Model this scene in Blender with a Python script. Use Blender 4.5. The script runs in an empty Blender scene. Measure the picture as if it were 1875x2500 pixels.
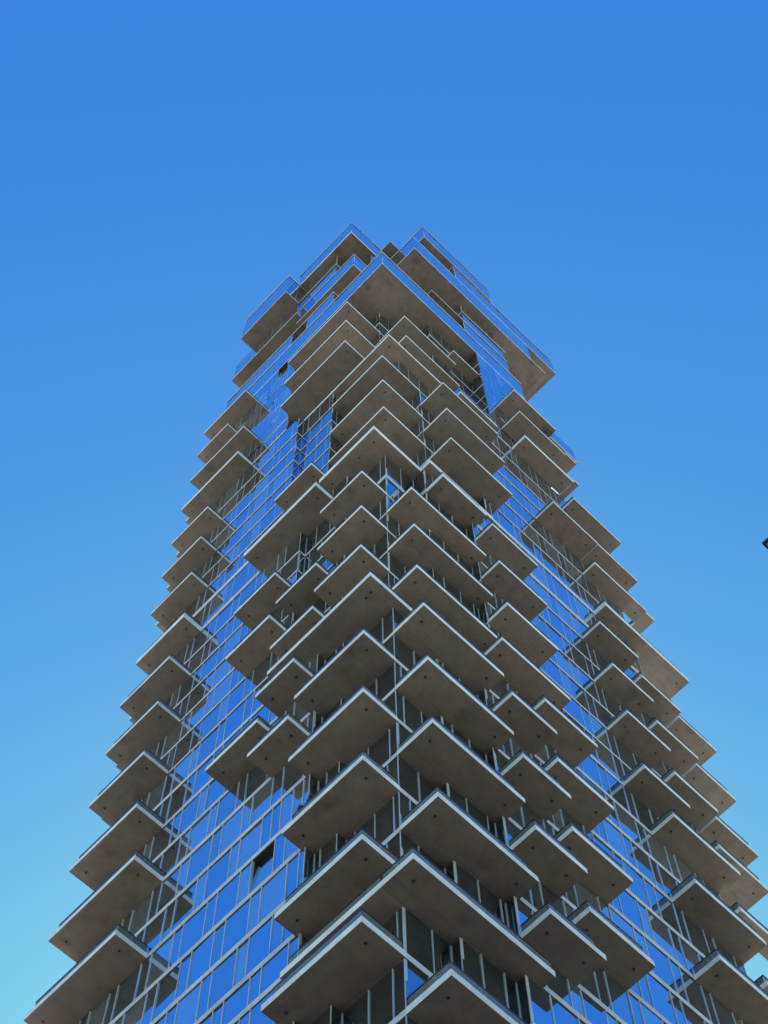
import bpy, bmesh, math, random
from mathutils import Vector, Matrix

# ------------------------------------------------------------------ scene, camera, sky, sun
S = bpy.context.scene
COL = S.collection
U = 3.7                       # metres per storey unit of the survey below
Z0 = 24.367                   # survey height of the pavement below storey 0


def W(x, y, z=None):
    """survey units -> metres"""
    return Vector((x * U, y * U, (z + Z0) * U))


CAM = W(-7.19013, -6.98870, -23.93353)
R_, D_, F_ = (Vector(v) for v in ((0.720424, -0.693485, -0.008205),
                                  (0.648093, 0.677386, -0.348028),
                                  (0.246910, 0.245410, 0.937448)))
cam_d = bpy.data.cameras.new('camera')
cam = bpy.data.objects.new('camera', cam_d)
COL.objects.link(cam)
m = Matrix.Identity(4)
for i in range(3):
    m[i][0], m[i][1], m[i][2], m[i][3] = R_[i], -D_[i], -F_[i], CAM[i]
cam.matrix_world = m
cam_d.sensor_fit = 'VERTICAL'
cam_d.sensor_height = 24.0
cam_d.lens = 24.0 * 4191.233 / 2500.0
cam_d.clip_start = 0.1
cam_d.clip_end = 6000
S.camera = cam

SUN_AZ, SUN_EL = math.radians(45), math.radians(44)     # azimuth from +X towards +Y: behind the tower
world = bpy.data.worlds.new('World')
S.world = world
world.use_nodes = True
nt = world.node_tree
nt.nodes.clear()
sky = nt.nodes.new('ShaderNodeTexSky')
sky.sky_type = 'NISHITA'
sky.sun_disc = False
sky.sun_elevation = SUN_EL
sky.sun_rotation = math.radians(90) - SUN_AZ
sky.altitude = 50
sky.air_density = 1.0
sky.dust_density = 0.45
sky.ozone_density = 2.0
hs = nt.nodes.new('ShaderNodeHueSaturation')
hs.inputs['Saturation'].default_value = 1.2
hs.inputs['Hue'].default_value = 0.5
bg = nt.nodes.new('ShaderNodeBackground')
bg.inputs['Strength'].default_value = 0.078
wo = nt.nodes.new('ShaderNodeOutputWorld')
nt.links.new(sky.outputs['Color'], hs.inputs['Color'])
sep = nt.nodes.new('ShaderNodeSeparateColor')
cmb = nt.nodes.new('ShaderNodeCombineColor')
nt.links.new(hs.outputs['Color'], sep.inputs['Color'])


def channel(src, dst, gain, power):
    p_ = nt.nodes.new('ShaderNodeMath')
    p_.operation = 'POWER'
    p_.inputs[1].default_value = power
    g_ = nt.nodes.new('ShaderNodeMath')
    g_.operation = 'MULTIPLY'
    g_.inputs[1].default_value = gain
    nt.links.new(sep.outputs[src], p_.inputs[0])
    nt.links.new(p_.outputs[0], g_.inputs[0])
    nt.links.new(g_.outputs[0], cmb.inputs[dst])


channel('Red', 'Red', 0.45, 1.0)
channel('Green', 'Green', 1.0, 1.0)
channel('Blue', 'Blue', 3.25, 0.22)
nt.links.new(cmb.outputs['Color'], bg.inputs['Color'])
nt.links.new(bg.outputs['Background'], wo.inputs['Surface'])

sun_d = bpy.data.lights.new('sun', 'SUN')
sun_d.energy = 5.0
sun_d.angle = math.radians(0.5)
sun_d.color = (1.0, 0.95, 0.87)
sun = bpy.data.objects.new('sun', sun_d)
COL.objects.link(sun)
sdir = Vector((math.cos(SUN_EL) * math.cos(SUN_AZ), math.cos(SUN_EL) * math.sin(SUN_AZ), math.sin(SUN_EL)))
sun.rotation_euler = sdir.to_track_quat('Z', 'Y').to_euler()
sun.location = sdir * 500

S.view_settings.view_transform = 'Standard'
S.view_settings.look = 'None'
S.view_settings.exposure = 1.2
S.view_settings.gamma = 1.0
S.view_settings.use_curve_mapping = False
S.render.engine = 'CYCLES'
S.cycles.max_bounces = 8
S.cycles.glossy_bounces = 8
S.cycles.diffuse_bounces = 4
S.cycles.transparent_max_bounces = 16
S.cycles.caustics_reflective = False

rng = random.Random(7)


# ------------------------------------------------------------------ materials
def mat(name):
    ma = bpy.data.materials.new(name)
    ma.use_nodes = True
    t = ma.node_tree
    return ma, t, t.nodes['Principled BSDF']


def ramp(t, fac, stops):
    r = t.nodes.new('ShaderNodeValToRGB')
    e = r.color_ramp.elements
    e[0].position, e[0].color = stops[0][0], (*stops[0][1], 1)
    e[1].position, e[1].color = stops[-1][0], (*stops[-1][1], 1)
    for p, c in stops[1:-1]:
        x = e.new(p)
        x.color = (*c, 1)
    t.links.new(fac, r.inputs['Fac'])
    return r.outputs['Color']


def noise(t, scale, detail=5, rough=0.6, stretch=None):
    tc = t.nodes.new('ShaderNodeTexCoord')
    n = t.nodes.new('ShaderNodeTexNoise')
    n.inputs['Scale'].default_value = scale
    n.inputs['Detail'].default_value = detail
    n.inputs['Roughness'].default_value = rough
    if stretch:
        mp = t.nodes.new('ShaderNodeMapping')
        mp.inputs['Scale'].default_value = stretch
        t.links.new(tc.outputs['Object'], mp.inputs['Vector'])
        t.links.new(mp.outputs['Vector'], n.inputs['Vector'])
    else:
        t.links.new(tc.outputs['Object'], n.inputs['Vector'])
    return n.outputs['Fac']


def mixc(t, a, b, fac, mode='MULTIPLY'):
    x = t.nodes.new('ShaderNodeMix')
    x.data_type = 'RGBA'
    x.blend_type = mode
    x.inputs['Factor'].default_value = fac if isinstance(fac, (int, float)) else 0.5
    t.links.new(a, x.inputs['A'])
    t.links.new(b, x.inputs['B'])
    return x.outputs['Result']


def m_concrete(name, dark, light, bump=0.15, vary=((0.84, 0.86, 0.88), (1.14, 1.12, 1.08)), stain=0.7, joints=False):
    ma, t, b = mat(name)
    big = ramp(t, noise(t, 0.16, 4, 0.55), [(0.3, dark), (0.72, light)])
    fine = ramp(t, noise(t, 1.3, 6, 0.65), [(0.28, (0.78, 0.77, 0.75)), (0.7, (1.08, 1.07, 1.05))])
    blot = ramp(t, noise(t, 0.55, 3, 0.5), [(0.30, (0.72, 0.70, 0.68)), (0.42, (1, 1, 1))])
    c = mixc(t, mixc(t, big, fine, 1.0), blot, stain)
    if joints:
        tcj = t.nodes.new('ShaderNodeTexCoord')
        br = t.nodes.new('ShaderNodeTexBrick')
        br.offset = 0.37
        br.inputs['Scale'].default_value = 1.0
        br.inputs['Brick Width'].default_value = 4.3
        br.inputs['Row Height'].default_value = 5.9
        br.inputs['Mortar Size'].default_value = 0.022
        br.inputs['Mortar Smooth'].default_value = 0.4
        br.inputs['Color1'].default_value = (1, 1, 1, 1)
        br.inputs['Color2'].default_value = (0.93, 0.925, 0.92, 1)
        br.inputs['Mortar'].default_value = (0.66, 0.65, 0.64, 1)
        t.links.new(tcj.outputs['Object'], br.inputs['Vector'])
        c = mixc(t, c, br.outputs['Color'], 0.8)
    oi = t.nodes.new('ShaderNodeObjectInfo')
    c = mixc(t, c, ramp(t, oi.outputs['Random'], [(0.0, vary[0]), (0.5, (1, 1, 1)), (1.0, vary[1])]), 1.0)
    t.links.new(c, b.inputs['Base Color'])
    b.inputs['Roughness'].default_value = 0.85
    b.inputs['Specular IOR Level'].default_value = 0.25
    bp = t.nodes.new('ShaderNodeBump')
    bp.inputs['Strength'].default_value = bump
    bp.inputs['Distance'].default_value = 0.02
    t.links.new(noise(t, 6, 6, 0.6), bp.inputs['Height'])
    t.links.new(bp.outputs['Normal'], b.inputs['Normal'])
    return ma


def m_plain(name, col, rough=0.5, metal=0.0, var=0.12, scale=0.6):
    ma, t, b = mat(name)
    a = tuple(c * (1 - var) for c in col)
    z = tuple(min(1, c * (1 + var)) for c in col)
    t.links.new(ramp(t, noise(t, scale, 5), [(0.3, a), (0.7, z)]), b.inputs['Base Color'])
    b.inputs['Roughness'].default_value = rough
    b.inputs['Metallic'].default_value = metal
    return ma


def m_mirror_glass(name, tint, dark, k):
    """coated curtain-wall glass: strong tinted reflection over a dark room"""
    ma, t, b = mat(name)
    b.inputs['Base Color'].default_value = (*tint, 1)
    b.inputs['Metallic'].default_value = 1.0
    b.inputs['Roughness'].default_value = 0.015
    room = t.nodes.new('ShaderNodeBsdfDiffuse')
    t.links.new(ramp(t, noise(t, 0.5, 3), [(0.3, tuple(c * 0.7 for c in dark)), (0.7, dark)]), room.inputs['Color'])
    mx = t.nodes.new('ShaderNodeMixShader')
    mx.inputs['Fac'].default_value = k
    out = t.nodes['Material Output']
    t.links.new(room.outputs['BSDF'], mx.inputs[1])
    t.links.new(b.outputs['BSDF'], mx.inputs[2])
    t.links.new(mx.outputs['Shader'], out.inputs['Surface'])
    bp = t.nodes.new('ShaderNodeBump')
    bp.inputs['Strength'].default_value = 0.02
    bp.inputs['Distance'].default_value = 0.05
    t.links.new(noise(t, 0.35, 2), bp.inputs['Height'])
    t.links.new(bp.outputs['Normal'], b.inputs['Normal'])
    return ma


def m_rail_glass(name):
    ma, t, b = mat(name)
    tr = t.nodes.new('ShaderNodeBsdfTransparent')
    tr.inputs['Color'].default_value = (0.72, 0.80, 0.80, 1)
    df = t.nodes.new('ShaderNodeBsdfDiffuse')
    df.inputs['Color'].default_value = (0.50, 0.54, 0.54, 1)
    m1 = t.nodes.new('ShaderNodeMixShader')
    m1.inputs['Fac'].default_value = 0.30
    t.links.new(tr.outputs['BSDF'], m1.inputs[1])
    t.links.new(df.outputs['BSDF'], m1.inputs[2])
    gl = t.nodes.new('ShaderNodeBsdfGlossy')
    gl.inputs['Color'].default_value = (0.8, 0.86, 0.9, 1)
    gl.inputs['Roughness'].default_value = 0.03
    fr = t.nodes.new('ShaderNodeFresnel')
    fr.inputs['IOR'].default_value = 1.33
    mx = t.nodes.new('ShaderNodeMixShader')
    t.links.new(fr.outputs['Fac'], mx.inputs['Fac'])
    t.links.new(m1.outputs['Shader'], mx.inputs[1])
    t.links.new(gl.outputs['BSDF'], mx.inputs[2])
    t.links.new(mx.outputs['Shader'], t.nodes['Material Output'].inputs['Surface'])
    return ma


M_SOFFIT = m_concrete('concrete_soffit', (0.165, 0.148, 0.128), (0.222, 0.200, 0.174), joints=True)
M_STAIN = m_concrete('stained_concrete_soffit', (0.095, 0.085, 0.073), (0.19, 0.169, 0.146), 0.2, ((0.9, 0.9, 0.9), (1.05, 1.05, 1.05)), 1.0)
M_FASCIA = m_concrete('skylit_slab_edge', (0.70, 0.73, 0.75), (0.83, 0.85, 0.86), 0.08, ((0.95, 0.96, 0.97), (1.03, 1.03, 1.03)), 0.25)  # same concrete as the soffits, paled to carry the sky light on the edges
M_FRAME = m_plain('aluminium_mullion', (0.62, 0.68, 0.74), 0.3, 0.3)
M_BAND = m_concrete('painted_floor_band', (0.50, 0.53, 0.57), (0.66, 0.69, 0.72), 0.05, ((0.94, 0.95, 0.96), (1.04, 1.04, 1.04)), 0.3)
M_GLASS = [m_mirror_glass('curtain_glass', (0.52, 0.72, 0.93), (0.012, 0.018, 0.022), 0.95),
           m_mirror_glass('curtain_glass_shade', (0.52, 0.72, 0.93), (0.10, 0.12, 0.13), 0.88),
           m_mirror_glass('curtain_glass_blind', (0.66, 0.84, 0.98), (0.28, 0.31, 0.33), 0.87),
           m_mirror_glass('shaded_recess_glass', (0.46, 0.60, 0.72), (0.014, 0.020, 0.022), 0.92),  # same glass as the facade, recess shade put into a darker tint
           m_mirror_glass('shaded_recess_glass_dark', (0.40, 0.55, 0.66), (0.03, 0.036, 0.038), 0.9),  # darker still, shade again put into the tint
           m_mirror_glass('penthouse_glass', (0.78, 0.87, 0.93), (0.04, 0.05, 0.06), 0.95),
           m_mirror_glass('penthouse_glass_shade', (0.74, 0.84, 0.91), (0.20, 0.22, 0.24), 0.9)]
GF = len(M_GLASS)
M_RAIL = m_rail_glass('railing_glass')
M_CAP = m_plain('railing_cap', (0.05, 0.06, 0.065), 0.35, 0.6)
M_DARK = m_plain('dark_drain', (0.015, 0.014, 0.013), 0.7)
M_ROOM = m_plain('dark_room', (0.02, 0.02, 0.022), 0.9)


# ------------------------------------------------------------------ mesh helpers (survey units in, metres out)
class MB:
    def __init__(self):
        self.v, self.f, self.m = [], [], []

    def box(self, x0, x1, y0, y1, z0, z1, mi=0, mtop=None, mbot=None):
        n = len(self.v)
        for z in (z0, z1):
            for x, y in ((x0, y0), (x1, y0), (x1, y1), (x0, y1)):
                self.v.append(W(x, y, z))
        fs = [((0, 3, 2, 1), mbot), ((4, 5, 6, 7), mtop), ((0, 1, 5, 4), None), ((1, 2, 6, 5), None),
              ((2, 3, 7, 6), None), ((3, 0, 4, 7), None)]
        for q, mm in fs:
            self.f.append([n + i for i in q])
            self.m.append(mi if mm is None else mm)

    def pane(self, x0, x1, y0, y1, z0, z1, n_, tilt, mi=0):
        """a sheet of glass standing a touch out of true"""
        b = len(self.v)
        self.box(x0, x1, y0, y1, z0, z1, mi)
        ta, tb = tilt
        if abs(n_[0]) > .5:
            for i, v in enumerate(self.v[b:]):
                v.x += U * ((ta if i >= 4 else -ta) + (tb if i % 4 in (2, 3) else -tb) * min(1, (y1 - y0) / .4))
        else:
            for i, v in enumerate(self.v[b:]):
                v.y += U * ((ta if i >= 4 else -ta) + (tb if i % 4 in (1, 2) else -tb) * min(1, (x1 - x0) / .4))

    def prism(self, poly, z0, z1, mi=0, mtop=None, mbot=None):
        n, k = len(self.v), len(poly)
        for z in (z0, z1):
            for x, y in poly:
                self.v.append(W(x, y, z))
        self.f.append([n + i for i in reversed(range(k))])
        self.m.append(mi if mbot is None else mbot)
        self.f.append([n + k + i for i in range(k)])
        self.m.append(mi if mtop is None else mtop)
        for i in range(k):
            j = (i + 1) % k
            self.f.append([n + i, n + j, n + k + j, n + k + i])
            self.m.append(mi)

    def cyl(self, x, y, z0, z1, r0, r1, n=12, mi=0):
        b = len(self.v)
        for z, r in ((z0, r0), (z1, r1)):
            for i in range(n):
                a = 2 * math.pi * i / n
                self.v.append(W(x + r * math.cos(a), y + r * math.sin(a), z))
        for i in range(n):
            j = (i + 1) % n
            self.f.append([b + i, b + j, b + n + j, b + n + i])
            self.m.append(mi)
        self.f.append([b + i for i in reversed(range(n))])
        self.m.append(mi)
        self.f.append([b + n + i for i in range(n)])
        self.m.append(mi)

    def build(self, name, mats, parent=None):
        me = bpy.data.meshes.new(name)
        base = parent_world(parent)
        me.from_pydata([v - base for v in self.v], [], self.f)
        for ma in mats:
            me.materials.append(ma)
        me.polygons.foreach_set('material_index', self.m)
        me.update()
        o = bpy.data.objects.new(name, me)
        COL.objects.link(o)
        if parent:
            o.parent = parent
        return o


def parent_world(p):
    v = Vector((0, 0, 0))
    while p:
        v += Vector(p.location)
        p = p.parent
    return v


def thing(name, label, cat, loc, group=None):
    o = bpy.data.objects.new(name, None)
    COL.objects.link(o)
    o.location = loc
    o['label'] = label
    o['category'] = cat
    if group:
        o['group'] = group
    return o


def px(p):
    d = p - CAM
    w = d.dot(F_)
    return (937.5 + 4191.233 * d.dot(R_) / w, 1250 + 4191.233 * d.dot(D_) / w)


# ------------------------------------------------------------------ survey of the tower
ZL = {-22: 22.366, -21: 21.366, -20: 20.373, -19: 19.377, -18: 18.348, -17: 17.367, -16: 16.323, -15: 15.231,
      -14: 14.022, -13: 12.985, -12: 12.012, -11: 11.008, -10: 9.993, -9: 8.974, -8: 7.898, -7: 6.573, -6: 5.568,
      -5: 4.639, -4: 3.734, -3: 2.806, -2: 1.892, -1: 0.977, 0: 0.0, 1: -0.972, 2: -1.905, 3: -2.814, 4: -3.746,
      5: -4.659, 6: -5.574, 7: -6.498, 8: -7.398, 9: -8.05, 10: -8.993, 11: -9.935}
for k in range(12, 27):
    ZL[k] = ZL[k - 1] - 0.95
K_LOW = 25
YB, X1, X1U = 6.654, 7.05, 5.6
SLAB, THICK = 0.105, 0.19

tower = thing('apartment_tower', 'tall glass apartment tower with staggered concrete balconies rising to stacked penthouse boxes',
              'tower', W(3.0, 3.3, -Z0))

zoneA = [(0, YB), (0, 1.65), (.15, 1.65), (.15, 1.24), (.297, 1.24), (.297, .30), (1.02, .30), (1.02, .15), (1.88, .15), (1.88, 0), (X1, 0), (X1, YB)]
zoneB = [(0, YB), (0, 2.39), (.15, 2.39), (.15, 1.30), (.40, 1.30), (.40, .476), (1.15, .476), (1.15, .17), (2.22, .17), (2.22, 0), (X1, 0), (X1, YB)]
zoneC = [(0, YB), (0, 2.94), (.164, 2.94), (.164, 1.92), (1.36, 1.92), (1.36, .262), (2.3, .262), (2.3, .17), (2.75, .17), (2.75, 0), (X1, 0), (X1, YB)]
zoneC_top = [(0, YB), (0, 2.94), (.164, 2.94), (.164, 1.92), (.74, 1.92), (.74, .29), (2.3, .29), (2.3, .17), (2.75, .17), (2.75, 0), (X1, 0), (X1, YB)]
zoneD = [(0, YB), (0, 3.40), (.30, 3.40), (.30, 1.93), (.885, 1.93), (.885, 1.045), (2.1, 1.045), (2.1, .34), (3.63, .34), (3.63, 0), (X1U, 0), (X1U, YB)]


def zone_of(k):
    return zoneA if k >= 1 else zoneB if k >= -7 else zoneC if k >= -14 else zoneD


def wall_zone(k):
    return zoneC_top if k == -14 else zone_of(k)


def offset(poly, d):
    n = len(poly)
    out = []
    for i in range(n):
        a, b, c = poly[i - 1], poly[i], poly[(i + 1) % n]

        def nrm(p, q):
            dx, dy = q[0] - p[0], q[1] - p[1]
            l = math.hypot(dx, dy)
            return (dy / l, -dx / l)
        n1, n2 = nrm(a, b), nrm(b, c)
        out.append((b[0] + d * (n1[0] + n2[0]), b[1] + d * (n1[1] + n2[1])))
    return out


# --- windows: every pane with the mullion at its side
panes = []      # (score, pane box args, frame box args, glass index)


def wall(p, q, z0, z1, seed, wide=(0.40, 0.48), narrow=(0.18, 0.22), g=0.006, proud=0.012, cover=False, kinds=None, force=None):
    dx, dy = q[0] - p[0], q[1] - p[1]
    L = math.hypot(dx, dy)
    ux, uy = dx / L, dy / L
    nx, ny = uy, -ux
    r = random.Random(seed)
    main = L > 1.6
    if not main and wide[0] < .5:
        wide, narrow, g = (0.33, 0.40), (0.30, 0.38), min(g, .0055)
    if kinds is None:
        kinds = ((0, 1, 2), (0.5, 0.24, 0.26)) if main else ((3, 4), (0.7, 0.3))
    lift = 0.0
    if cover and main:          # glass runs past the slab edge
        lift = 0.017
        z0 -= cover
    cuts = [0.0]
    if L > 0.35:
        s = r.uniform(0.1, 0.45)
        nar = r.random() < 0.5
        while s < L - 0.09:
            if not (force and force[0] - .09 < s < force[1] + .09):
                cuts.append(s)
            s += r.uniform(*narrow) if nar else r.uniform(*wide)
            nar = not nar
        if force:
            cuts += list(force)
            cuts.sort()
    cuts.append(L)

    def seg(a, b, o0, o1, za, zb):
        xs = [p[0] + ux * a + nx * o0, p[0] + ux * b + nx * o1]
        ys = [p[1] + uy * a + ny * o0, p[1] + uy * b + ny * o1]
        return (min(xs), max(xs), min(ys), max(ys), za, zb)
    for i in range(len(cuts) - 1):
        a, b = cuts[i], cuts[i + 1]
        w = r.choices(*kinds)[0]
        pane = seg(a + (g if i else 0), b - g, lift - 0.012, lift, z0, z1)
        fr = seg(b - g, b + g, lift - 0.03, lift + proud, z0, z1) if i < len(cuts) - 2 else seg(b - 2 * g, b - 0.0005, lift - 0.03, lift + proud * .9, z0, z1)
        panes.append((pane, fr, w, (nx, ny), (r.gauss(0, .0022), r.gauss(0, .0018))))


def storey(poly, z0, z1, seed, **kw):
    n = len(poly)
    for i in range(n):
        p, q = poly[i], poly[(i + 1) % n]
        fo = (YB - 2.378, YB - 2.205) if i == 0 and abs(z0 - (ZL[5] + SLAB)) < .01 else None
        wall(p, q, z0, z1, seed * 31 + i, force=fo, **kw)


def floor_slab(poly, z, th=SLAB, proud=0.014):
    b = MB()
    b.prism(offset(poly, proud), z, z + th, 0, 1, 1)
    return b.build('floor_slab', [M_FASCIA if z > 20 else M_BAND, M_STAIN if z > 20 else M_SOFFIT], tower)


for k in range(K_LOW, -22, -1):
    poly = zone_of(k)
    th = THICK if k in (-7, -8) else .13 if k == -15 else SLAB if k > -1 else .07
    zt = ZL[k - 1] if k > -21 else 22.6
    floor_slab(poly, ZL[k], th)
    if k < 22:
        kw = dict(g=.0026, proud=.001, cover=th + .002) if k <= -16 else dict(g=.0034, proud=.004) if k < -8 else dict(g=.0048, proud=.008) if k < 0 else {}
        storey(wall_zone(k), ZL[k] + th, zt, k + 50, **kw)
b = MB()      # ground-storey plinth
b.prism(offset(zoneA, -0.05), -Z0, ZL[K_LOW], 0)
b.prism(offset(zoneA, -0.10), ZL[K_LOW] + SLAB + .001, ZL[22], 0)
b.build('base_wall', [M_FRAME], tower)

# --- penthouse storeys
PK = dict(wide=(.5, .62), narrow=(.34, .46), g=.0028, proud=-.003, kinds=((5, 6), (.7, .3)))
PX = 7.38
pent = [
    # outline of the slab, slab z, slab thickness, storey outline, storey top
    ([(0, YB), (0, 0), (X1U, 0), (X1U, YB)], 22.6, .075, [(0, YB), (0, 0), (X1U, 0), (X1U, YB)], 24.17),
    ([(0, YB), (0, 0), (X1U, 0), (X1U, YB)], 24.17, .075,
     [(0, YB), (0, 3.76), (.45, 3.76), (.45, 3.15), (0, 3.15), (0, 2.03), (.7, 2.03), (.7, .8), (3.33, .8), (3.33, 0), (5.18, 0), (5.18, YB)], 25.46),
    ([(0, YB), (0, 2.03), (1.2, 2.03), (2.04, 2.03), (2.04, 0), (5.18, 0), (5.18, YB)], 25.46, .075,
     [(.5, YB), (.5, 2.4), (1.2, 2.4), (1.2, 1.4), (3.46, 1.4), (3.46, .06), (5.2, .06), (5.2, YB)], 27.0),
    ([(.5, YB), (.5, 2.4), (1.2, 2.4), (1.2, 1.6), (3.46, 1.6), (3.46, .045), (5.3, .045), (5.3, YB)], 27.0, .075,
     [(.5, YB), (.5, 3.3), (1.2, 3.3), (1.2, 2.2), (3.8, 2.2), (3.8, .29), (5.3, .29), (5.3, YB)], 28.06),
]
for i, (sp, z, th, wp, zt) in enumerate(pent):
    floor_slab(sp, z, th)
    storey(wp, z + th, zt, 300 + i, **PK)


def rect(x0, x1, y0, y1):
    return [(x0, y1), (x0, y0), (x1, y0), (x1, y1)]


def box_storey(r, z, th, zt, seed, roof=None, wr=None):
    floor_slab(rect(*r), z, th)
    storey(rect(*(wr or r)), z + th, zt, seed, **PK)
    if roof:
        floor_slab(rect(*r), zt, roof)


box_storey((.08, 1.6, 1.28, 3.768), 27.0, .07, 28.5, 401, .07)          # small box behind the main corner
storey([(.07, 3.8), (.07, 2.08), (1.2, 2.08), (1.2, 3.8)], 28.57, 29.65, 402, **PK)
box_storey((0, 4.4, 3.77, 6.75), 28.06, .075, 29.62, 403)             # long left box
floor_slab([(.05, 3.95), (.05, 2.08), (1.2, 2.08), (1.2, 3.95)], 29.65, .07)
box_storey((-.5, 3.9, 3.82, 5.92), 29.62, .075, 31.95, 404, .09)      # left box thrust forward
storey([(.19, 3.9), (.19, 2.25), (.92, 2.25), (.92, 1.40), (1.9, 1.40), (1.9, 3.9)], 29.73, 32.0, 405, **PK)
floor_slab(rect(0, 2.2, 1.37, 3.95), 32.0, .17)                       # top left box with a deep edge
storey(rect(0, 2.2, 1.37, 3.95), 32.17, 33.72, 406, **PK)
floor_slab(rect(0, 2.2, 1.37, 3.95), 33.72, .05)
# right group
storey([(3.8, 4.0), (3.8, .29), (5.3, .29), (5.3, 4.0)], 28.06, 29.65, 410, **PK)
floor_slab(rect(1.48, PX, 0, 3.6), 29.65, .08)
storey([(1.48, 3.6), (1.48, 0), (6.78, 0), (6.78, .9), (7.0, .9), (7.0, 3.6)], 29.73, 31.55, 411, **PK)
floor_slab(rect(1.48, 8.15, .012, 4.2), 31.55, .08)
storey([(3.42, 4.2), (3.42, .0), (8.13, .0), (8.13, 4.2)], 31.63, 33.1, 412, **PK)
floor_slab(rect(3.42, 8.13, 0, 4.2), 33.1, .05)
floor_slab(rect(2.07, 5.25, 0, 3.0), 33.5, .08)
storey(rect(2.07, 5.24, 0, 3.0), 33.58, 35.3, 413, **PK)
floor_slab(rect(2.07, 5.24, 0, 3.0), 35.3, .05)
storey([(3.5, 3.0), (3.5, .2), (5.2, .2), (5.2, 3.0)], 33.15, 33.5, 415, **PK)
floor_slab(rect(1.11, 3.3, .68, 3.6), 31.95, .05, 0)
storey(rect(1.9, 3.3, 1.0, 3.6), 31.64, 31.95, 414, **PK)

storey([(5.42, .9), (5.42, -.53), (6.31, -.53), (6.31, .9)], ZL[-17] + .075, ZL[-18] - .01, 440, **PK)

# --- put the windows in: the hundred that show largest as parts, the rest as one
TILT = {}


def score(pn):
    x0, x1, y0, y1, z0, z1 = pn[0]
    nx, ny = pn[3]
    if nx > 0.5 or ny > 0.5:
        return 0
    zc = (z0 + z1) / 2
    if zc > 14.5:
        return 0
    if nx < -0.5:
        c = W(x0, (y0 + y1) / 2, zc)
        ok = (abs(x1) < 0.03 and 1.7 < (y0 + y1) / 2 < 4.75) or (abs(x1) < 0.2 and zc > 8 and 1.95 < y0 < 2.9)
        pts = [W(x1, y0, z0), W(x1, y1, z0), W(x1, y1, z1), W(x1, y0, z1)]
    else:
        ok = abs(y0) < 0.03 and 2.0 < (x0 + x1) / 2 < 5.4
        pts = [W(x0, y0, z0), W(x1, y0, z0), W(x1, y0, z1), W(x0, y0, z1)]
    if not ok:
        return 0
    P = [px(p) for p in pts]
    cx, cy = sum(p[0] for p in P) / 4, sum(p[1] for p in P) / 4
    if not (0 < cx < 1875 and 0 < cy < 2490):
        return 0
    return abs(sum(P[i][0] * P[(i + 1) % 4][1] - P[(i + 1) % 4][0] * P[i][1] for i in range(4))) / 2


# two windows stand open, tilted into the room
def find(nx, y, z):
    best = None
    for i, pn in enumerate(panes):
        x0, x1, y0, y1, z0, z1 = pn[0]
        if abs(pn[3][0] - nx) < .1 and abs(x1) < 0.03 and y0 <= y <= y1 and z0 <= z <= z1:
            best = i
    return best


opened = {find(-1, 2.29, -5.0), find(-1, 3.93, 21.9)} - {None}
order = sorted((i for i in range(len(panes)) if i not in opened), key=lambda i: -score(panes[i]))
top = set(order[:98]) | opened
rest = MB()
for i, (pn, fr, w, n_, tl) in enumerate(panes):
    if i not in top:
        rest.pane(*pn, n_, tl, w)
        rest.box(*fr, mi=GF)
        continue
    fb = MB()
    fb.box(*fr)
    pb = MB()
    if i in opened:
        x0, x1, y0, y1, z0, z1 = pn
        h = z1 - z0
        for t_, s_ in ((0.0, 0.0),):
            a = len(pb.v)
            dx = 0.065
            for xx, zz in ((x0, z0), (x1, z0), (x1 + dx, z1 - .03), (x0 + dx, z1 - .03)):
                pb.v += [W(xx, y0, zz), W(xx, y1, zz)]
            for q in ((0, 1, 3, 2), (2, 3, 5, 4), (4, 5, 7, 6), (6, 7, 1, 0), (0, 2, 4, 6), (1, 7, 5, 3)):
                pb.f.append([a + j for j in q])
                pb.m.append(0)
        o = pb.build('window', [M_GLASS[0]], tower)
        o['label'] = 'open window tilted into the dark room'
        fb.box(x1 + .22, x1 + .24, y0, y1, z0, z1, 1)  # near-black sheets stand in for the unlit room, ceiling included
        fb.box(x1 - .015, x1 + .22, y0 - .006, y0 - .001, z0, z1, 1)
        fb.box(x1 - .015, x1 + .22, y1 + .001, y1 + .006, z0, z1, 1)
        fb.box(x1 - .012, x1 + .24, y0, y1, z1 - .008, z1 - .001, 1)
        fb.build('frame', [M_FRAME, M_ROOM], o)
    else:
        pb.pane(*pn, n_, tl)
        o = pb.build('window', [M_GLASS[w]], tower)
        fb.build('frame', [M_FRAME], o)
o = rest.build('window', M_GLASS + [M_FRAME], tower)
o['kind'] = 'stuff'

# --- balconies ------------------------------------------------------------------------------------
# (x0, x1, y0, y1, level, open sides): slab outline; sides 'L' long outer edge left (-x), 'R' (-y)
E_ = 0.0015
n_balc = 0


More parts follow.
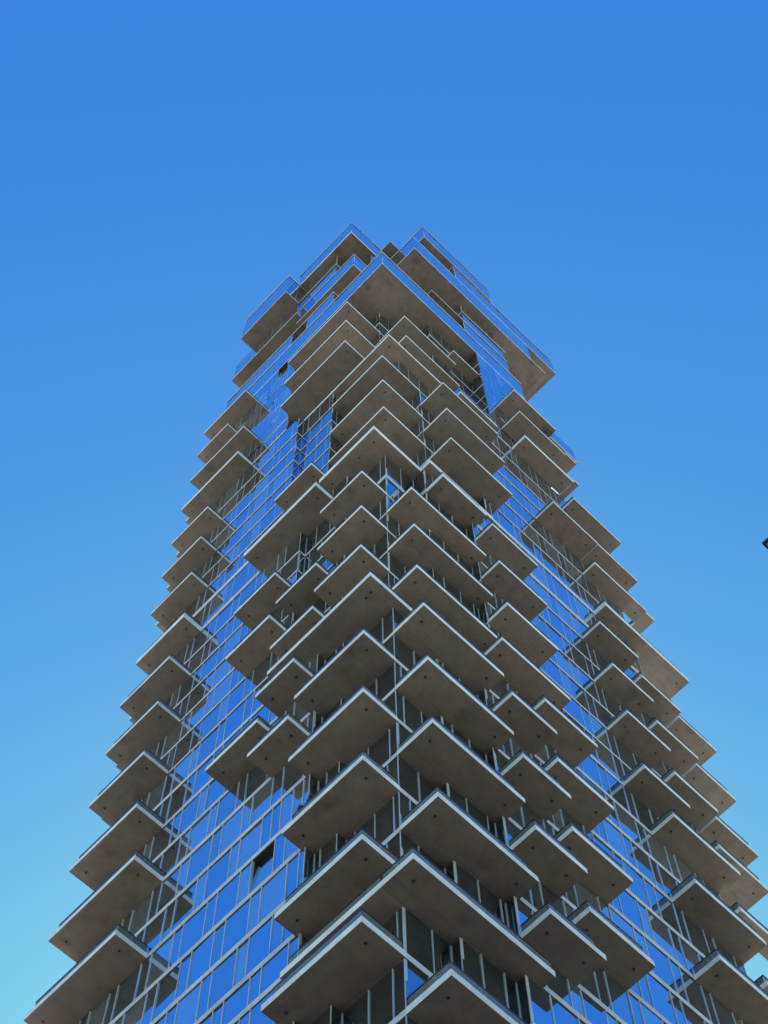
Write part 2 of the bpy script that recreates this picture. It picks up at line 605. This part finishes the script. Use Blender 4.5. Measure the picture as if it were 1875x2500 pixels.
def balcony(x0, x1, y0, y1, k, side, th=SLAB, rail=True, z=None, cut=0.13, drains=True):
    global n_balc
    n_balc += 1
    z = ZL[k] if z is None else z
    zb, zt = z - E_, z + th + E_
    b = MB()
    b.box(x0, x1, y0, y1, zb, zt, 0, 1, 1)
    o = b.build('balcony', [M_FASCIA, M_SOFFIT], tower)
    h = zt + 0.20
    i_, t_ = 0.04, 0.005
    if rail:
        r = MB()

        def run(xa, xb, ya, yb):
            r.box(min(xa, xb), max(xa, xb), min(ya, yb), max(ya, yb), zt, h - .012, 0)
            c = 0.006
            r.box(min(xa, xb) - c, max(xa, xb) + c, min(ya, yb) - c, max(ya, yb) + c, h - .012, h + .008, 1)
        if side == 'L':
            ya, yb = y0 + i_, y1 - cut
            run(x0 + i_, x0 + i_ + t_, ya, yb)
            run(x0 + i_ + .013, x1, ya - .001, ya + t_)
            run(x0 + i_ + .013, x1, yb - t_, yb + .001)
        elif side == 'R':
            xa, xb = x0 + i_, x1 - cut
            run(xa, xb, y0 + i_, y0 + i_ + t_)
            run(xa - .001, xa + t_, y0 + i_ + .013, y1)
            run(xb - t_, xb + .001, y0 + i_ + .013, y1)
        elif side == 'LR':       # wrap-around: both outer edges
            run(x0 + i_, x0 + i_ + t_, y0 + i_, y1 - cut)
            run(x0 + i_ + .013, x1 - cut, y0 + i_, y0 + i_ + t_)
        r.build('railing', [M_RAIL, M_CAP], o)
    if drains:
        if side == 'L':
            sp = [(x0 + .21, y0 + .16), (x0 + .20, y1 - .17)]
        elif side == 'R':
            sp = [(x0 + .16, y0 + .21), (x1 - .17, y0 + .20)]
        else:
            sp = [(x0 + .2, y0 + .2)]
        for q in sp:
            d = MB()
            d.cyl(q[0], q[1], zb - .010, zb + .01, .017, .021)
            d.build('drain', [M_DARK], o)
    return o


P_ = 0.0155
# far left stack
for k, d, ya in ((5, .56, 4.77), (3, .55, 4.766), (1, .55, 5.079), (-1, .545, 5.283), (-3, .53, 5.274), (-5, .53, 5.271),
                 (-7, .46, 5.241), (-9, .46, 5.366), (-11, .46, 5.354), (-13, .46, 5.393), (-15, .46, 4.603),
                 (-17, .455, 4.619), (-19, .475, 5.43), (-21, .46, 4.939)):
    balcony(-d, -P_, ya, 6.654, k, 'L', THICK if k in (-7, -15) else SLAB)
# returns of the rear balconies past the far left corner
for k in (2, 0, -2, -4, -6, -8, -10, -12, -14, -16):
    balcony(0.0, 1.5, YB + P_, 7.18, k, 'R', drains=False)
# near corner, left face
for k in (12, 10, 8, 6, 4, 2):
    balcony(-.338, .297, .30 - P_ - E_, 1.80 if k == 10 else 1.72, k, 'L')
for k in (-2, -4, -6):
    balcony(-.245, .40, .476 - P_ - E_, 1.57, k, 'L')
# left face, second row
for k in (3, 1):
    balcony(-.484, -P_ if k < 9 else 0, 1.636, 2.469, k, 'L')
for k in (-1, -3):
    balcony(-.321, .15, 1.484, 2.482, k, 'L')
balcony(-.48, -P_, 2.35, 3.46, 2, 'L')
for k in (-2, -4):
    balcony(-.474, -P_, 2.403, 3.471, k, 'L')
balcony(-.46, .15, 1.50, 3.52, -7, 'L', THICK)
balcony(-.30, .164, 1.90, 3.01, -9, 'L')
# near corner, right face
for k in (11, 7, 5, 3, 1):
    balcony(.297 - P_ - E_, 1.947, -.335, .30, k, 'R')
for k in (-1, -3, -5):
    balcony(.40 - P_ - E_, 2.255, -.163, .476, k, 'R')
for k in (8, 6, 4, 2):
    balcony(1.865, 2.784, -.486, -P_ if k < 9 else 0, k, 'R')
balcony(1.87, 3.38, -.475, -P_, 0, 'R')
for k in (-2, -4, -6):
    balcony(2.199, 3.394, -.464, -P_, k, 'R')
for k in (7, 5, 3, 1):
    balcony(2.676, 3.813, -.477, -P_, k, 'R')
balcony(1.15, 2.31, -.29, .17, -7, 'R', THICK)
# wrap-around slabs at the corner
balcony(-.33, 1.02, .15, .30, 0, 'LR', .13, rail=True, cut=0.0)
balcony(-.33, .40, .3005, 2.46, 0, 'L', .13, rail=False)
balcony(-.05, 2.14, -.208, .2985, 9, 'LR', .11, cut=0.0, drains=True)
balcony(-.05, .297, .2995, 1.89, 9, 'L', .11, rail=True, cut=.1, drains=False)
balcony(-.15, 1.13, .235, .70, -8, 'LR', THICK, rail=False)
balcony(-.15, .74, .7005, 1.79, -8, 'L', THICK, rail=False)
balcony(1.125, 2.9, -.025, .40, -8, 'R', THICK, rail=False)
# upper corner
for k in (-10, -12, -14):
    balcony(.164 - P_ - E_, 1.36, .262 - P_ - E_, 1.915, k, 'L', rail=False)
for k in (-9, -11, -13):
    balcony(1.36 - E_, 3.118, -.445, .255, k, 'R', rail=False)
balcony(.145, 2.345, 0, 2.93, -15, 'LR', .13, rail=False)
balcony(2.344, 3.6, -.17, .6, -15, 'R', .13, rail=False)
for k in (-16, -18, -20):
    balcony(-.312, .885, 1.038 - E_, 3.336, k, 'L', rail=False)
for k in (-17, -19):
    balcony(.885 - P_ - E_, 2.74, .103, 1.04, k, 'R', rail=False)
balcony(2.65, 3.6, .04, .40, -20, 'R', rail=False)
# far right stacks
for k in (7, 5, 3, 1):
    balcony(5.509, 7.041, -.469, -P_, k, 'R')
for k in (0, -2, -4, -6):
    balcony(5.066, 6.133, -.47, -P_, k, 'R')
for k in (-1, -3, -5):
    balcony(6.02, 7.08, -.467, -P_, k, 'R')
    balcony(7.13, 8.18, -.37, 1.2, k, 'R')
for k in (0, 2, 4, 6):
    balcony(7.0, 8.2, -.31, 1.2, k, 'R') if k == 0 else balcony(6.91, 8.2, -.33, -P_, k, 'R')
balcony(5.823, 8.322, -.306, -P_, -8, 'R', THICK)
balcony(7.0, 8.322, -P_ + .0005, .25, -8, 'R', THICK, rail=False, drains=False)
balcony(5.82, 7.437, -.376, -P_, -10, 'R')
balcony(7.45, 7.72, -.34, 1.0, -10, 'R', drains=False)
balcony(4.517, 5.905, -.539, -P_, -11, 'R')
balcony(5.93, 7.2, -.53, -P_, -11, 'R')
balcony(5.46, 7.04, -.56, -P_, -13, 'R')
balcony(4.247, 5.892, -.455, -P_, -15, 'R', THICK)
balcony(5.91, 6.06, -.50, .6, -15, 'R', drains=False, rail=False)
balcony(4.0, 5.58, -.635, -P_, -16, 'R')
balcony(5.60, 5.98, -.66, .5, -16, 'R', drains=False)
balcony(4.05, 5.6, -.615, -P_, -18, 'R')
balcony(5.33, 6.33, -.54, .9, -17, 'R', .07, rail=False, drains=False)

# ------------------------------------------------------------------ potted plants behind a railing
M_LEAF = m_plain('leaf', (0.030, 0.045, 0.022), 0.6, var=0.4, scale=9)
M_POT = m_plain('pot', (0.10, 0.08, 0.07), 0.8)


def plant(x, y, k, h, spread, label, seed):
    z = ZL[k] + SLAB + E_
    t = thing('potted_plant', label, 'plant', W(x, y, z), 'potted plants on one balcony')
    b = MB()
    b.cyl(x, y, z, z + .10, .035, .05, 14)
    b.cyl(x, y, z + .10, z + .115, .055, .055, 14)
    b.build('pot', [M_POT], t)
    b = MB()
    b.cyl(x, y, z + .115, z + h * .8, .008, .003, 6)
    b.build('stem', [M_POT], t)
    r = random.Random(seed)
    b = MB()
    for i in range(420):
        f = r.random() ** 0.8
        zz = z + .13 + f * (h - .13)
        rad = spread * (1 - f) * (0.35 + 0.65 * r.random()) + .004
        a = r.uniform(0, 6.283)
        c = W(x + rad * math.cos(a), y + rad * math.sin(a), zz)
        d1 = Vector((math.cos(a) * .5 + r.gauss(0, .35), math.sin(a) * .5 + r.gauss(0, .35), r.uniform(.2, 1.0))).normalized()
        d2 = d1.cross(Vector((r.gauss(0, 1), r.gauss(0, 1), r.gauss(0, 1)))).normalized()
        l, w = r.uniform(.09, .17), r.uniform(.018, .035)
        n = len(b.v)
        b.v += [c - d1 * l * .5, c + d2 * w, c + d1 * l, c - d2 * w]
        b.f.append([n, n + 1, n + 2, n + 3])
        b.m.append(0)
    b.build('foliage', [M_LEAF], t)


plant(-.235, 1.335, 6, .50, .075, 'taller of two dark pointed plants behind a balcony railing', 3)
plant(-.235, 1.525, 6, .45, .06, 'smaller dark pointed plant left of a taller one behind the balcony railing', 5)

# ------------------------------------------------------------------ building across the street at the right edge
NX, NY, NZ = -2.358, -5.772, -13.195
nb = thing('neighbouring_building', 'dark edged grey roof corner of a building cut off by the right picture edge', 'building',
           W(NX + 4, NY - 4, -Z0))
M_NWALL = m_concrete('neighbour_wall', (0.24, 0.22, 0.20), (0.33, 0.31, 0.28))
M_NEDGE = m_plain('neighbour_edge', (0.018, 0.02, 0.03), 0.5)
b = MB()
b.box(NX + .16, NX + 8, NY - 9, NY - .16, -Z0, NZ, 0)
b.build('wall', [M_NWALL], nb)
b = MB()
b.box(NX, NX + 8.2, NY - 9.2, NY, NZ + .001, NZ + .03, 0, 0, 0)
b.box(NX + .016, NX + 8.18, NY - 9.18, NY - .016, NZ - .006, NZ + .0005, 1)
b.build('roof', [M_NEDGE, M_NWALL], nb)
for fl in range(3, 11):
    for j in range(8):
        zz = -Z0 + fl * 1.0
        f = MB()
        f.box(NX + .13, NX + .159, NY - .9 - j * .95, NY - .45 - j * .95, zz, zz + .55)
        w = f.build('window', [M_GLASS[0]], nb)
        f = MB()
        f.box(NX + .10, NX + .158, NY - .93 - j * .95, NY - .42 - j * .95, zz - .05, zz - .001)
        f.build('sill', [M_NWALL], w)

# ------------------------------------------------------------------ ground
M_ASPH = m_plain('asphalt', (0.05, 0.05, 0.052), 0.9, var=0.25, scale=0.8)
M_PAVE = m_concrete('pavement', (0.22, 0.21, 0.20), (0.32, 0.31, 0.29))
M_GRND = m_concrete('city_ground', (0.45, 0.43, 0.40), (0.60, 0.575, 0.53))
M_PAINT = m_plain('road_paint', (0.75, 0.75, 0.72), 0.7)


def struct(name, build, mats):
    b = MB()
    build(b)
    o = b.build(name, mats)
    o['kind'] = 'structure'
    return o


g0 = -Z0
struct('ground', lambda b: b.box(-800, 800, -800, 800, g0 - .3, g0 - .055), [M_GRND])
struct('road_and_added_asphalt', lambda b: (b.box(-5.9, -2.3, -300, 300, g0 - .05, g0 - .045), b.box(-24, -8.5, -24, -4.6, g0 - .05, g0 - .046), b.box(-24, -8.5, -1.1, 24, g0 - .05, g0 - .046), b.box(-2.2, 18, -24, -5.8, g0 - .05, g0 - .046),  # wide asphalt blocks beside the streets are added to dim bounce on low soffits
                          b.box(-300, -5.9, -4.5, -1.2, g0 - .05, g0 - .045), b.box(-2.3, 300, -4.5, -1.2, g0 - .05, g0 - .045)), [M_ASPH])


def pave(b):
    for xa, xb in ((-8.4, -5.9), (-2.3, -0.1)):
        for ya, yb in ((-120, -4.5), (-1.2, 120)):
            b.box(xa, xb, ya, yb, g0 - .05, g0 - .008)
    b.box(-0.1, 120, -1.2, -.02, g0 - .05, g0 - .008)
    b.box(-2.3 + 2.2, 120, -5.7, -4.5, g0 - .05, g0 - .008)


struct('pavement', pave, [M_PAVE])
struct('road_marking', lambda b: [b.box(-4.13, -4.09, y, y + .8, g0 - .045, g0 - .043) for y in range(-60, 60, 2)], [M_PAINT])
print('balconies', n_balc, 'panes', len(panes))
